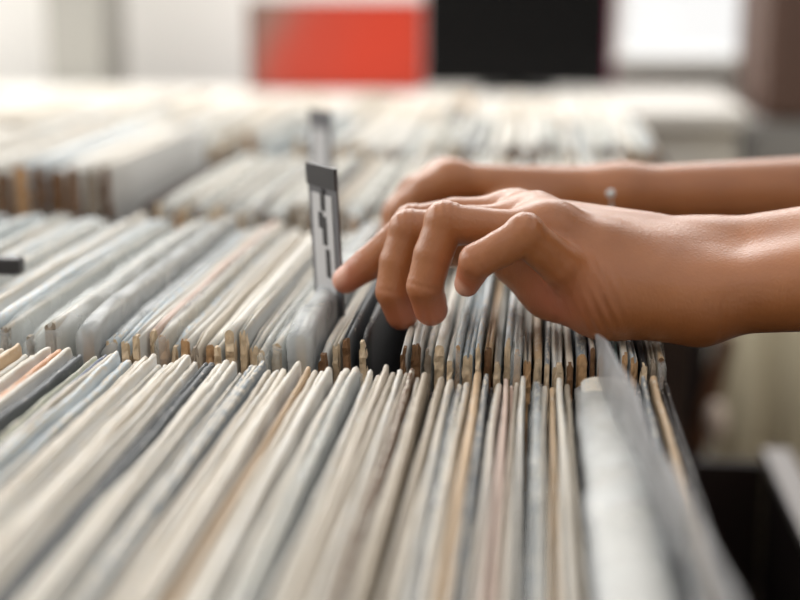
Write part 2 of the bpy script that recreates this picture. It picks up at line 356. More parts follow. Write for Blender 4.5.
# the rest, too far and too many to pick apart: rows 5 and 6
def far_rows():
    r = random.Random(77); V = []; Fs = []; mi = []; names = ['white', 'ivory', 'pale_grey', 'cream', 'tan', 'charcoal']
    for y0, xa, xb_, z in ((Y5, -0.78, 0.115, T-0.014), (Y5+SH+0.035, -0.95, 0.12, T-0.026)):
        x = xa
        while x < xb_:
            th = 0.012*r.uniform(0.6, 1.5); v, f = sleeve_verts(th*0.85, r, 4)
            dz = z-SH+r.uniform(-0.012, 0.012); n0 = len(V)
            V += [(a+x+th/2, b+y0+r.uniform(-0.0005, 0.0005), c+dz) for a, b, c in v]; Fs += [tuple(n0+i for i in q) for q in f]
            k = r.choices(range(6), [6, 4, 3, 2, 0.5, 0.4])[0]; mi += [k]*(len(f)-2)+[6, 6]; x += th
    o = mesh_obj('far_record_sleeves', V, Fs, None, mats=[sleeve_mat(n, PAL[n][0]) for n in names]+[KRAFT[3]], midx=mi, smooth=True)
    tag(o, 'pale record sleeves packed in the last bins before the counter', 'record sleeves', kind='stuff')
far_rows()
def tell_apart():
    cnt = {}
    for e in SLEEVES: cnt[e[2]['label']] = cnt.get(e[2]['label'], 0)+1
    for row in set(e[0] for e in SLEEVES):
        L = sorted([e for e in SLEEVES if e[0] == row], key=lambda e: e[1])
        for i, e in enumerate(L):
            if e[5] or cnt[e[2]['label']] < 2: continue
            a = L[i-1][3] if i else None; b = L[i+1][3] if i+1 < len(L) else None
            if a and b: s_ = 'between %s and %s' % (a, b) if a != b else 'between two %s ones' % a
            else: s_ = 'at the row end'
            
            kind = e[2]['label'].split('record sleeve ')[1].split(',')[0]
            full = '%s %s record sleeve %s %s, %s' % (e[4], e[3], kind, s_, ROWWORDS[row])
            e[2]['label'] = full if len(full.replace('-', ' ').split()) <= 16 else '%s %s record sleeve %s, %s' % (e[4], e[3], s_, ROWWORDS[row])
tell_apart()

# ------------------------------------------------------------------ bins
M_bin = mat('dark_stained_wood', (58, 42, 34), 0.55, 0.35, (4, 40, 40), bump=0.2)
def bin_unit(label, x0, x1, ys, z_rim, group=None, he=0.0017):
    y0, y1 = ys[0], ys[-1]
    e = empty('record_bin', ((x0+x1)/2, (y0+y1)/2, 0)); tag(e, label, 'record bin', group)
    zb = z_rim-0.36
    t = 0.003
    box('side_panel', (x0-t, y0, zb), (x0, y1, z_rim), M_bin, e, 0.0015); box('side_panel', (x1, y0, zb), (x1+t, y1, z_rim), M_bin, e, 0.0015)
    for i, y in enumerate(ys):
        box('end_panel' if i in (0, len(ys)-1) else 'divider', (x0, y-he, zb), (x1, y+he, z_rim-0.012), M_bin, e, 0.0015)
    box('base_board', (x0, y0, zb-0.02), (x1, y1, zb), M_bin, e)
    for lx in (x0+0.004, x1-0.044):
        for ly in (y0+0.01, y1-0.05): box('leg', (lx, ly, 0), (lx+0.04, ly+0.04, zb-0.02), M_bin, e)
    return e
XR = WZ(676, 350, T).x+0.002
bin_unit("dark wooden record bin holding the smoky divider's row", px2X(-78)-0.004, XR, (-SH-0.024, 0.0155), T-0.05)
bin_unit('dark wooden record bin under the hands', CB-0.0015, XR, (0.0195, Y2+SH+0.012), T-0.05)
bin_unit('dark wooden record bin behind the black-topped card', CB-0.038, 0.098, (Y3-0.012, Y3+SH+0.012), T-0.022)
bin_unit('dark wooden side bin beside the white crumpled bags', CB-0.215, CB-0.0085, (Y2+0.002, Y2+SH+0.0195), ZL-0.02)
bin_unit('raised dark wooden side bin behind the dark label', CB-0.345, CB-0.056, (Y3+0.058, Y3+SH+0.085), ZL-0.002)
bin_unit('dark wooden record bin two rows behind the black-topped card', CB-0.0015, 0.118, (Y4-0.012, Y4+SH+0.012), T-0.02)
bin_unit('dark wooden side bin past the raised one', CB-0.31, CB-0.017, (Y4L-0.012, Y4L+SH+0.012), T-0.02)
bin_unit('long dark wooden record bin before the white counter', -0.98, 0.145, (Y5-0.012, Y5+SH+0.0175, Y5+2*SH+0.06), T-0.05)

# ------------------------------------------------------------------ dividers
def card(name, base, wvec, up, h, th, material, parent=None):
    n = wvec.cross(up).normalized()*th/2; a = base; V = []
    for s in (-1, 1):
        for p in (a, a+wvec, a+wvec+up*h, a+up*h): V.append(p+n*s)
    return mesh_obj(name, V, [(3, 2, 1, 0), (4, 5, 6, 7), (0, 1, 5, 4), (1, 2, 6, 5), (2, 3, 7, 6), (3, 0, 4, 7)], material, parent)
M_cardw = mat('index_card_white', (188, 188, 190), 0.5, 0.05); M_cardk = mat('index_card_black', (48, 46, 48), 0.5, 0.1)
M_cardg = mat('index_card_border', (96, 96, 100), 0.5, 0.1)
def index_card(px_top_l, px_top_r, px_base_l, Yl, label, marks=True, hcut=0.12):
    tl = W(*px_top_l, Yl); 
    d = ray(*px_top_r); t = (tl.z-CAM.z)/d.z; tr = CAM+d*t              # level top edge
    bl = W(*px_base_l, Yl); up = (tl-bl).normalized(); h = (tl-bl).length; wv = tr-tl
    base = bl-up*hcut; H = h+hcut
    e = empty('index_card', base); tag(e, label, 'index card')
    o = Vector((0, 0, 0)); u = wv.normalized(); wl_ = wv.length; n = u.cross(up).normalized()
    card('card', o, wv, up, H, 0.0012, M_cardg, e)
    card('white_panel', u*wl_*0.13 + n*0.0007 + up*(hcut-0.01), wv*0.70, up, h-0.004, 0.0006, M_cardw, e)
    if marks: card('black_header', -u*0.0004 + n*0.0009 + up*(H-0.0105), wv*1.02, up, 0.0105, 0.0010, M_cardk, e)
    if marks:
        for (a, b, c_, dd) in ((0.48, 0.62, 0.030, 0.040), (0.36, 0.5, 0.022, 0.026), (0.55, 0.68, 0.046, 0.056), (0.40, 0.66, 0.0605, 0.064), (0.46, 0.6, 0.013, 0.0195)):
            card('print_mark', u*wl_*a + n*0.0012 + up*(H-c_-0.009), wv*(b-a), up, dd-c_+0.004, 0.0004, M_cardk, e)
    return e
index_card((308, 162), (336, 169), (317, 312), 0.125, 'narrow white index card with black header standing among the sleeves')
index_card((309, 108), (331, 111), (312, 190), 0.50, 'small grey index card standing behind the black-topped card', False, 0.05)

# tall smoky plastic divider leaning out of row 1 beside the milky bag
def tall_divider():
    a = W(600, 322, -0.012); b = WZ(700, 520, a.z-0.004)
    d = (b-a).normalized(); near = a+d*0.30; V = []; Fs = []; n = 11
    for j in range(n):
        t = j/(n-1); p = a.lerp(near, t)
        for k, (dx, z) in enumerate(((0.030, T-0.30), (0.020, T-0.10), (0.011, T-0.02), (0.004, T+0.006), (0, p.z))):
            V.append((p.x+dx*0.12+0.0010*math.sin(t*14+k), p.y, z + (0.0015*math.sin(t*23) if k == 4 else 0) - (0.005*(1-t*8) if k == 4 and t < 0.12 else 0)))
    for j in range(n-1):
        for k in range(4): q = j*5+k; Fs.append((q, q+1, q+6, q+5))
    o = mesh_obj('plastic_divider', V, Fs, SMOKE, smooth=True)
    md = o.modifiers.new('solid', 'SOLIDIFY'); md.thickness = 0.0012
    tag(o, 'tall smoky plastic divider leaning out of the sleeves by the bin side', 'divider')
tall_divider()
# dark label on the side bin
p = WZ(0, 262, ZL+0.012); q = WZ(26, 260, ZL+0.012)
tag(box('dark_label', (p.x-0.02, p.y-0.004, ZL+0.0055), (q.x, p.y+0.006, ZL+0.0145), M_cardk, bevel=0.002), 'small dark label standing on the side bin sleeves', 'label')

# ------------------------------------------------------------------ background things
M_counter = mat('white_counter', (208, 204, 197), 0.5, 0.04)
CT = T-0.075
ce = empty('counter', (-0.35, 2.55, 0)); tag(ce, 'long white counter along the back wall', 'counter')
box('worktop', (-1.6, 2.18, CT-0.03), (0.38, 2.74, CT), M_counter, ce, 0.004)
for k in range(5): box('front_panel', (-1.58+k*0.39, 2.22, 0.08), (-1.58+k*0.39+0.386, 2.24, CT-0.03), M_counter, ce, 0.003)
box('plinth', (-1.58, 2.26, 0), (0.36, 2.7, 0.08), M_bin, ce)
# red panel: orange-red print fading to grey-brown on one side
Yp = 2.62
def redmat():
    m = bpy.data.materials.new('red_print'); m.use_nodes = True; N = m.node_tree.nodes; L = m.node_tree.links; b = N['Principled BSDF']; b.inputs['Roughness'].default_value = 0.5
    tc = N.new('ShaderNodeTexCoord'); sx = N.new('ShaderNodeSeparateXYZ'); L.new(tc.outputs['Generated'], sx.inputs[0])
    mp = N.new('ShaderNodeMapping'); mp.inputs['Scale'].default_value = (14, 1, 1.2); L.new(tc.outputs['Generated'], mp.inputs[0])
    nz = N.new('ShaderNodeTexNoise'); nz.inputs['Scale'].default_value = 1.0; L.new(mp.outputs[0], nz.inputs['Vector'])
    ad = N.new('ShaderNodeMath'); ad.operation = 'MULTIPLY_ADD'; ad.inputs[1].default_value = 0.35; L.new(nz.outputs[0], ad.inputs[0]); L.new(sx.outputs[0], ad.inputs[2])
    # bluish-brown upper corner: combine height
    ad2 = N.new('ShaderNodeMath'); ad2.operation = 'MULTIPLY_ADD'; ad2.inputs[1].default_value = -0.25; L.new(sx.outputs[2], ad2.inputs[0]); L.new(ad.outputs[0], ad2.inputs[2])
    cr = N.new('ShaderNodeValToRGB'); L.new(ad2.outputs[0], cr.inputs[0]); e = cr.color_ramp.elements
    e[0].position = 0.02; e[0].color = lin((122, 96, 86)); e[1].position = 0.75; e[1].color = lin((182, 48, 19))
    k = cr.color_ramp.elements.new(0.35); k.color = lin((170, 54, 34))
    L.new(cr.outputs[0], b.inputs['Base Color']); return m
a = W(252, 84, Yp); b_ = W(423, 1, Yp)
re = empty('red_poster_board', ((a.x+b_.x)/2, Yp, CT)); tag(re, 'orange-red printed board, greyish at one side, standing on the counter', 'poster board')
box('print_panel', (a.x, Yp, CT), (b_.x, Yp+0.012, b_.z), redmat(), re)
box('bottom_edge', (a.x, Yp-0.006, CT), (b_.x, Yp-0.0005, CT+0.006), mat('dark_red_edge', (120, 30, 26), 0.5), re)
box('side_edge', (a.x-0.006, Yp-0.006, CT), (a.x-0.0005, Yp+0.012, b_.z), mat('dark_edge', (110, 70, 60), 0.5), re)
# black monitor
Ym = 2.60; a = W(424, 76, Ym); b_ = W(609, 76, Ym); wd = b_.x-a.x; hgt = wd*9/16
me_ = empty('monitor', ((a.x+b_.x)/2, Ym, CT)); tag(me_, 'black flat screen monitor standing on the counter beside the red board', 'monitor')
M_blk = mat('black_plastic', (12, 11, 12), 0.4, 0.1, spec=0.2); z0 = CT+0.012
box('housing', (a.x, Ym+0.004, z0), (b_.x, Ym+0.03, z0+hgt), M_blk, me_, 0.003)
box('screen', (a.x+0.008, Ym+0.001, z0+0.012), (b_.x-0.008, Ym+0.0035, z0+hgt-0.008), mat('dark_screen', (6, 6, 7), 0.4, 0.1, spec=0.15), me_)
box('edge_strip', (b_.x+0.0005, Ym, z0), (b_.x+0.007, Ym+0.03, z0+hgt), mat('magenta_strip', (120, 30, 70), 0.5), me_)
box('stand_foot', (a.x+wd*0.3, Ym-0.03, CT), (a.x+wd*0.7, Ym+0.08, CT+0.008), M_blk, me_, 0.003); box('stand_neck', (a.x+wd*0.45, Ym+0.012, CT+0.008), (a.x+wd*0.55, Ym+0.028, z0+0.004), M_blk, me_)
# grey column left
a = W(47, 60, 2.75); b_ = W(104, 60, 2.75)
pe = empty('column', ((a.x+b_.x)/2, 2.75, 0)); tag(pe, 'grey square column standing near the back wall', 'column')
box('shaft', (a.x, 2.75, 0), (b_.x, 2.95, 2.6), mat('grey_paint', (160, 158, 152), 0.7, 0.05), pe, 0.006); box('plinth', (a.x-0.01, 2.74, 0), (b_.x+0.01, 2.96, 0.1), M_trim, pe, 0.003)
# brown cabinet at the right
a = W(768, 60, 2.3)
cb = empty('brown_cabinet', (a.x+0.3, 2.5, 0)); tag(cb, 'tall brown wooden cabinet beside the bright window', 'cabinet')
zc = W(780, 122, 2.3).z
M_brown = mat('brown_wood', (84, 62, 52), 0.6, 0.25, (30, 30, 3)); M_greyb = mat('grey_base', (140, 138, 136), 0.6, 0.08)
box('body', (a.x, 2.32, zc), (a.x+0.6, 2.75, 2.0), M_brown, cb, 0.004)
box('door', (a.x+0.01, 2.3, zc+0.01), (a.x+0.29, 2.319, 1.98), M_brown, cb, 0.004); box('door', (a.x+0.30, 2.3, zc+0.01), (a.x+0.59, 2.319, 1.98), M_brown, cb, 0.004)
box('base', (a.x-0.02, 2.31, 0), (a.x+0.6, 2.75, zc), M_greyb, cb, 0.004)
# beige pleated curtain under the arm
def curtain():
    Yc = 2.10; a = W(715, 400, Yc).x; b = a+0.75; V = []; Fs = []; n = 90
    zt = W(760, 170, Yc).z
    for i in range(n):
        t = i/(n-1); x = a+(b-a)*t; y = Yc+0.022*math.sin(t*2*math.pi*9)+0.008*math.sin(t*47)
        V += [(x, y, 0.02), (x, y*0.5+Yc*0.5, zt*0.5), (x, y*0.3+Yc*0.7, zt)]
    for i in range(n-1):
        for k in range(2): q = i*3+k; Fs.append((q, q+3, q+4, q+1))
    o = mesh_obj('curtain', V, Fs, mat('beige_cloth', (196, 186, 160), 0.9, 0.08, (60, 60, 60)), smooth=True)
    o.modifiers.new('solid', 'SOLIDIFY').thickness = 0.004
    tag(o, 'beige pleated curtain hanging below the bright window', 'curtain')
    rail = None
    return o
curtain()
# low dark crate with pale rim standing in the aisle
Zc = 0.675
p1 = WZ(693, 462, Zc); p2 = WZ(762, 457, Zc)
ck = empty('low_crate', ((p1.x+p2.x)/2, p1.y-0.3, 0)); tag(ck, 'low dark wooden crate with a pale grey rim in the aisle', 'crate')
x0, x1, yb, yf = max(p1.x-0.06, 0.145), p2.x, p1.y, p1.y-0.72
M_dk = mat('dark_crate_wood', (36, 24, 21), 0.6, 0.3, (4, 30, 30)); M_rim = mat('pale_rim', (168, 164, 162), 0.4, 0.06, metal=0.2)
box('back_board', (x0, yb, 0.25), (x1, yb+0.014, Zc), M_dk, ck, 0.002); box('front_board', (x0, yf-0.014, 0.25), (x1, yf, Zc-0.1), M_dk, ck, 0.002)
box('side_board', (x0-0.014, yf, 0.25), (x0, yb, Zc-0.06), M_dk, ck, 0.002); box('side_board', (x1, yf, 0.25), (x1+0.014, yb, Zc), M_dk, ck, 0.002)
box('base_board', (x0, yf, 0.23), (x1, yb, 0.25), M_dk, ck)
box('rim_strip', (x1-0.002, yf, Zc), (x1+0.024, yb+0.014, Zc+0.012), M_rim, ck, 0.003)
for lx in (x0, x1-0.03):
    for ly in (yf, yb-0.03): box('leg', (lx, ly, 0), (lx+0.03, ly+0.03, 0.23), M_dk, ck)
# dark post with a slanting brown board and a white knob behind the bin side
Yq = 1.25
a = W(672, 380, Yq); b_ = W(712, 380, Yq)
po = empty('wooden_stand', (a.x, Yq, 0)); tag(po, 'dark wooden stand with a slanting brown board and white knob', 'stand')
box('post', (max(a.x-0.05, 0.160), Yq, 0), (b_.x-0.006, Yq+0.03, W(700, 320, Yq).z), M_dk, po, 0.003)
t_ = W(727, 335, Yq); l_ = W(697, 448, Yq); dv = (t_-l_)
sb = card('slant_board', l_-po.location-Vector((0.012, 0.004, 0)), Vector((0.022, 0, 0)), dv.normalized(), dv.length, 0.014, mat('mid_brown_wood', (96, 62, 40), 0.6, 0.2, (20, 20, 4)), po)
kb = W(716, 420, Yq-0.04)
bm = bmesh.new(); bmesh.ops.create_uvsphere(bm, u_segments=16, v_segments=10, radius=0.017)
for v in bm.verts: v.co.z *= 1.5; v.co.x *= 0.8
me2 = bpy.data.meshes.new('knob'); bm.to_mesh(me2); bm.free(); me2.materials.append(mat('white_knob', (222, 205, 190), 0.4, 0.05)); ko = bpy.data.objects.new('knob', me2); COL.objects.link(ko); ko.parent = po; ko.location = kb-po.location

# ------------------------------------------------------------------ person: implicit surface -> mesh
def surface_nets(d, org, h):
    s = d < 0
    nx, ny, nz = d.shape
    c = np.zeros((nx-1, ny-1, nz-1), np.int8)
    offs = [(i, j, k) for i in (0, 1) for j in (0, 1) for k in (0, 1)]
    for i, j, k in offs: c += s[i:nx-1+i, j:ny-1+j, k:nz-1+k]
    act = (c > 0) & (c < 8); idx = np.argwhere(act)
    num = np.full(act.shape, -1, np.int32); num[act] = np.arange(len(idx))
    P = np.zeros((len(idx), 3)); n = np.zeros(len(idx))
    for a in offs:
        for ax in range(3):
            if a[ax]: continue
            b = list(a); b[ax] = 1
            da = d[idx[:, 0]+a[0], idx[:, 1]+a[1], idx[:, 2]+a[2]]; db = d[idx[:, 0]+b[0], idx[:, 1]+b[1], idx[:, 2]+b[2]]
            m = (da < 0) != (db < 0); t = np.zeros(len(idx)); t[m] = da[m]/(da[m]-db[m])
            q = np.tile(np.array(a, float), (len(idx), 1)); q[:, ax] += t
            P[m] += q[m]; n[m] += 1
    P = (idx + P/n[:, None])*h + org
    quads = []
    for ax in range(3):
        u, v = (ax+1) % 3, (ax+2) % 3
        lo = [slice(1, -1)]*3; lo[ax] = slice(0, -1); hi = [slice(1, -1)]*3; hi[ax] = slice(1, None)
        A = s[tuple(lo)]; B = s[tuple(hi)]
        for flip, M in ((0, A & ~B), (1, ~A & B)):
            e = np.argwhere(M); off = np.ones(3, int); off[ax] = 0; e = e+off
            du = np.zeros(3, int); du[u] = 1; dv = np.zeros(3, int); dv[v] = 1
            g = lambda q: num[q[:, 0], q[:, 1], q[:, 2]]
            f = np.stack([g(e-du-dv), g(e-dv), g(e), g(e-du)], 1)
            quads.append(f[:, ::-1] if flip else f)
    return P, np.concatenate(quads)
def cap(p, a, b, ra, rb):
    a = np.asarray(a, float); b = np.asarray(b, float); ab = b-a; t = np.clip(((p-a)@ab)/max(1e-12, ab@ab), 0, 1)
    return np.linalg.norm(p-a-t[:, None]*ab, axis=1) - (ra+(rb-ra)*t)
def smin(a, b, k):
    h = np.maximum(k-np.abs(a-b), 0)/k
    return np.minimum(a, b) - h*h*k*0.25
def chain(p, pts, k=0.003):
    d = None
    for (a, ra), (b, rb) in zip(pts[:-1], pts[1:]):
        c = cap(p, a, b, ra, rb); d = c if d is None else smin(d, c, k)
    return d
def mesh_sdf(fn, lo, hi, h, band=None):
    lo = np.array(lo); hi = np.array(hi); k = 4; H = h*k
    nc = np.ceil((hi-lo)/H).astype(int)+1
    g = np.stack(np.meshgrid(*[lo[i]+(np.arange(nc[i])+0.5)*H for i in range(3)], indexing='ij'), -1).reshape(-1, 3)
    dc = fn(g).reshape(nc)
    d = np.repeat(np.repeat(np.repeat(dc, k, 0), k, 1), k, 2)
    m = np.abs(d) < H*1.6+0.002
    ii = np.argwhere(m); pts = lo+(ii+0.5)*h
    d[m] = fn(pts)
    return surface_nets(d, lo+0.5*h, h)

def A3(v): return np.array(v[:])
def fing(*js): return [(A3(W(x, y, Y)), r/1000) for x, y, Y, r in js]
# left hand (the one in focus): little finger is towards the photograph's viewer
LH = dict(
    little=fing((592, 291, 0.046, 10.5), (560, 265, 0.036, 9.3), (525, 235, 0.026, 8.6), (500, 249, 0.023, 7.9), (477, 261, 0.022, 7.8), (467, 284, 0.029, 5.6)),
    ring=fing((550, 233, 0.056, 10.5), (500, 229, 0.052, 8.7), (445, 223, 0.050, 9.0), (433, 255, 0.046, 8.7), (425, 286, 0.044, 8.3), (431, 309, 0.049, 7.7)),
    middle=fing((532, 224, 0.074, 10.0), (470, 225, 0.073, 9.0), (409, 231, 0.072, 9.2), (399, 262, 0.069, 9.0), (394, 291, 0.067, 8.5), (402, 314, 0.070, 7.7)),
    index=fing((512, 217, 0.094, 10.0), (455, 216, 0.096, 8.8), (412, 224, 0.097, 8.6), (390, 245, 0.096, 8.2), (368, 264, 0.095, 8.0), (346, 280, 0.095, 6.7)),
    thumb=fing((640, 262, 0.095, 14), (560, 252, 0.115, 12), (492, 244, 0.122, 10.5), (445, 252, 0.122, 8.0)))
LNAIL = [(W(460, 286, 0.026), 0.0060), (W(428, 322, 0.0415), 0.0), (W(337, 274, 0.0925), 0.0080)]
wr_n = W(705, 300, 0.050); wr_f = W(705, 254, 0.084)
el_n = Vector((0.345, 0.010, wr_f.z+0.030)); el_f = Vector((0.345, 0.040, wr_f.z+0.034))
_g = lambda v, c, s: np.exp(-(((v-c)/s)**2).sum(1))
def left_arm(p):
    d = chain(p, [(A3(wr_n), .0155), (A3(el_n), .035)], .01)
    d = smin(d, chain(p, [(A3(wr_f), .0150), (A3(el_f), .036)], .01), .030)
    palm = d
    f1 = LH['index'][0]; f2 = LH['middle'][0]; f3 = LH['ring'][0]; f4 = LH['little'][0]
    for a, ra, b, rb in ((A3(wr_f), .0150, f1[0], .0105), (A3((wr_f*2+wr_n)/3), .0150, f2[0], .0108), (A3((wr_f+wr_n*2)/3), .0150, f3[0], .0112), (A3(wr_n), .0155, f4[0], .0120),
                         (f1[0], .0100, f2[0], .0102), (f2[0], .0102, f3[0], .0104), (f3[0], .0104, f4[0], .0104),
                         (A3(W(692, 309, 0.050)), .0140, A3(W(606, 304, 0.049)), .0132), (A3(W(640, 290, .052)), .0150, A3(W(600, 262, .056)), .0130),
                         (A3(W(604, 303, 0.050)), .0132, A3(W(552, 288, 0.062)), .0120), (A3(W(552, 288, 0.062)), .0120, A3(W(512, 264, 0.075)), .0095),
                         (A3(W(640, 262, 0.085)), .0150, A3(W(540, 240, 0.088)), .0120)):
        palm = smin(palm, cap(p, a, b, ra, rb), .012)
    F_ = None
    for nm in ('little', 'ring', 'middle', 'index', 'thumb'):
        f = chain(p, LH[nm], .0011)
        # knuckle swelling and skin folds over the joints
        j = LH[nm][2][0]; rj = LH[nm][2][1]
        f = smin(f, np.linalg.norm(p-(j+np.array([0.0, 0, 0.0012])), axis=1)-rj*1.0, .002)
        ax = LH[nm][2][0]-LH[nm][0][0]; ax = ax/np.linalg.norm(ax)
        jj = j+np.array([0.001, -0.002, 0.006]); q = (p-jj)
        f = f + 0.00042*np.sin((q@ax)*2*np.pi/0.0034)*_g(p, jj, 0.0060)
        if nm != 'thumb':
            dj = LH[nm][4][0]; ax2 = LH[nm][4][0]-LH[nm][3][0]; ax2 /= np.linalg.norm(ax2)
            f = f + 0.00045*np.exp(-(((p-dj)@ax2)/0.0008)**2)*_g(p, dj+np.array([0, -0.006, 0]), 0.009)
        F_ = f if F_ is None else smin(F_, f, .0015)
    d = smin(palm, F_, .0065)
    # creases where the little finger folds into the edge of the hand
    c = A3(W(603, 305, 0.034)); e1 = np.array([0.92, 0.0, 0.38])
    d = d + 0.00065*np.sin(((p-c)@e1)*2*np.pi/0.0046 + 60*(p[:, 2]-c[2]))*np.exp(-(((p[:, 0]-c[0])/0.0075)**2+((p[:, 2]-c[2])/0.015)**2+((p[:, 1]-c[1])/0.016)**2))
    # tendons on the back of the hand, small wrist fold
    for t0, t1 in ((wr_f, LH['middle'][0][0]), (wr_f, LH['index'][0][0])):
        a = A3(t0); b = np.asarray(t1); ab = b-a; t = np.clip(((p-a)@ab)/(ab@ab), 0.25, 0.95); q = p-a-t[:, None]*ab; q[:, 2] = 0
        d = d - 0.0006*np.exp(-((np.linalg.norm(q, axis=1))/0.0035)**2)
    c = A3(W(722, 312, 0.036)); d = d + 0.0006*np.exp(-(((p[:, 0]-c[0])/0.0011)**2+((p[:, 2]-c[2])/0.012)**2+((p[:, 1]-c[1])/0.014)**2))
    return d
RH = dict(
    index=fing((452, 181, 0.245, 10.5), (425, 192, 0.242, 9.2), (404, 211, 0.24, 8.8), (394, 240, 0.24, 8.0), (390, 262, 0.243, 6.4)),
    middle=fing((446, 181, 0.268, 10.5), (415, 192, 0.268, 9.2), (398, 213, 0.266, 8.8), (391, 243, 0.264, 8.0), (390, 262, 0.264, 6.4)),
    ring=fing((452, 186, 0.288, 10), (425, 200, 0.288, 9), (408, 218, 0.286, 8.4), (400, 246, 0.284, 7.8), (398, 262, 0.284, 6.2)),
    little=fing((468, 192, 0.304, 9.5), (444, 206, 0.304, 8), (428, 222, 0.303, 7.4), (420, 240, 0.302, 7), (416, 252, 0.302, 5.6)),
    thumb=fing((560, 205, 0.245, 13), (500, 214, 0.225, 11), (455, 226, 0.222, 9.5), (425, 240, 0.226, 7.5)))
rw_n = W(622, 196, 0.246); rw_f = W(622, 199, 0.276)
re_n = Vector((0.375, 0.290, rw_n.z-0.004)); re_f = Vector((0.375, 0.320, rw_f.z-0.002))
def right_arm(p):
    d = chain(p, [(A3(rw_n), .0165), (A3(re_n), .037)], .01)
    d = smin(d, chain(p, [(A3(rw_f), .0160), (A3(re_f), .036)], .01), .022)
    K = [RH[n][0][0] for n in ('index', 'middle', 'ring', 'little')]; Wn = [A3(rw_n.lerp(rw_f, t)) for t in (0, .33, .67, 1)]
    for a, b in zip(Wn, K): d = smin(d, cap(p, a, b, .0155, .0102), .012)
    for a, b in zip(K[:-1], K[1:]): d = smin(d, cap(p, a, b, .0098, .0098), .01)
    d = smin(d, cap(p, A3(W(575, 206, 0.26)), A3(W(480, 196, 0.27)), .014, .011), .012)
    F_ = None
    for nm in RH:
        f = chain(p, RH[nm], .004); F_ = f if F_ is None else smin(F_, f, .0015)
    return smin(d, F_, .0065)

def skin_mat():
    m = bpy.data.materials.new('skin'); m.use_nodes = True; N = m.node_tree.nodes; L = m.node_tree.links; b = N['Principled BSDF']
    b.inputs['Roughness'].default_value = 0.38; b.inputs['Specular IOR Level'].default_value = 0.6
    b.inputs['Subsurface Weight'].default_value = 0.12; b.inputs['Subsurface Radius'].default_value = (1.0, 0.35, 0.2); b.inputs['Subsurface Scale'].default_value = 0.004
    tc = N.new('ShaderNodeTexCoord'); nz = N.new('ShaderNodeTexNoise'); nz.inputs['Scale'].default_value = 45; nz.inputs['Detail'].default_value = 5; L.new(tc.outputs['Object'], nz.inputs['Vector'])
    m1 = N.new('ShaderNodeMix'); m1.data_type = 'RGBA'; m1.inputs[6].default_value = lin((138, 84, 47)); m1.inputs[7].default_value = lin((172, 110, 64)); L.new(nz.outputs[0], m1.inputs[0])
    at = N.new('ShaderNodeAttribute'); at.attribute_name = 'tone'
    sp = N.new('ShaderNodeSeparateColor'); L.new(at.outputs['Color'], sp.inputs[0])
    m2 = N.new('ShaderNodeMix'); m2.data_type = 'RGBA'; m2.inputs[7].default_value = lin((188, 112, 88)); L.new(sp.outputs[0], m2.inputs[0]); L.new(m1.outputs[2], m2.inputs[6])
    m3 = N.new('ShaderNodeMix'); m3.data_type = 'RGBA'; m3.inputs[7].default_value = lin((216, 168, 148)); L.new(sp.outputs[1], m3.inputs[0]); L.new(m2.outputs[2], m3.inputs[6])
    L.new(m3.outputs[2], b.inputs['Base Color'])
    vo = N.new('ShaderNodeTexVoronoi'); vo.feature = 'DISTANCE_TO_EDGE'; vo.inputs['Scale'].default_value = 480
    mp = N.new('ShaderNodeMapping'); mp.inputs['Scale'].default_value = (1.0, 1, 0.6); L.new(tc.outputs['Object'], mp.inputs[0]); L.new(mp.outputs[0], vo.inputs['Vector'])
    bp = N.new('ShaderNodeBump'); bp.inputs['Strength'].default_value = 0.32; bp.inputs['Distance'].default_value = 0.0005
    L.new(vo.outputs[0], bp.inputs['Height']); L.new(bp.outputs[0], b.inputs['Normal']); return m

def body(p):
    # trunk, neck, head, upper arms, legs of the person leaning over the bin
    d = chain(p, [((.74, .16, .98), .125), ((.66, .16, 1.14), .115), ((.55, .16, 1.30), .12)], .05)
    d = smin(d, cap(p, (.50, .04, 1.345), (.50, .28, 1.345), .062, .062), .08)
    d = smin(d, cap(p, (.74, .09, .94), (.74, .23, .94), .11, .11), .08)
    d = smin(d, chain(p, [((.50, .16, 1.37), .052), ((.445, .16, 1.47), .048)], .02), .04)
    hd = smin(cap(p, (.425, .16, 1.56), (.425, .16, 1.58), .082, .086), cap(p, (.375, .16, 1.50), (.40, .16, 1.52), .044, .055), .04)
    hd = smin(hd, cap(p, (.338, .16, 1.545), (.322, .16, 1.518), .010, .014), .012)          # nose
    for sy in (-1, 1): hd = smin(hd, cap(p, (.435, .16+sy*.088, 1.555), (.432, .16+sy*.088, 1.525), .014, .010), .008)
    d = smin(d, hd, .02)
    d = smin(d, chain(p, [((.50, -.015, 1.335), .052), ((.44, .0, 1.17), .044), ((.345, .024, A3(el_n)[2]+.004), .037)], .02), .03)
    d = smin(d, chain(p, [((.50, .335, 1.335), .052), ((.45, .325, 1.17), .044), ((.375, .305, A3(re_n)[2]+.002), .037)], .02), .03)
    for y in (.075, .245):
        d = smin(d, chain(p, [((.74, y, .90), .092), ((.72, y, .50), .060), ((.75, y, .12), .038), ((.745, y, .045), .040)], .03), .04)
        d = smin(d, cap(p, (.75, y, .040), (.60, y, .030), .038, .030), .02)
    return d
def shell(fn, grow, clip):
    return lambda p: np.maximum(fn(p)-grow, clip(p))
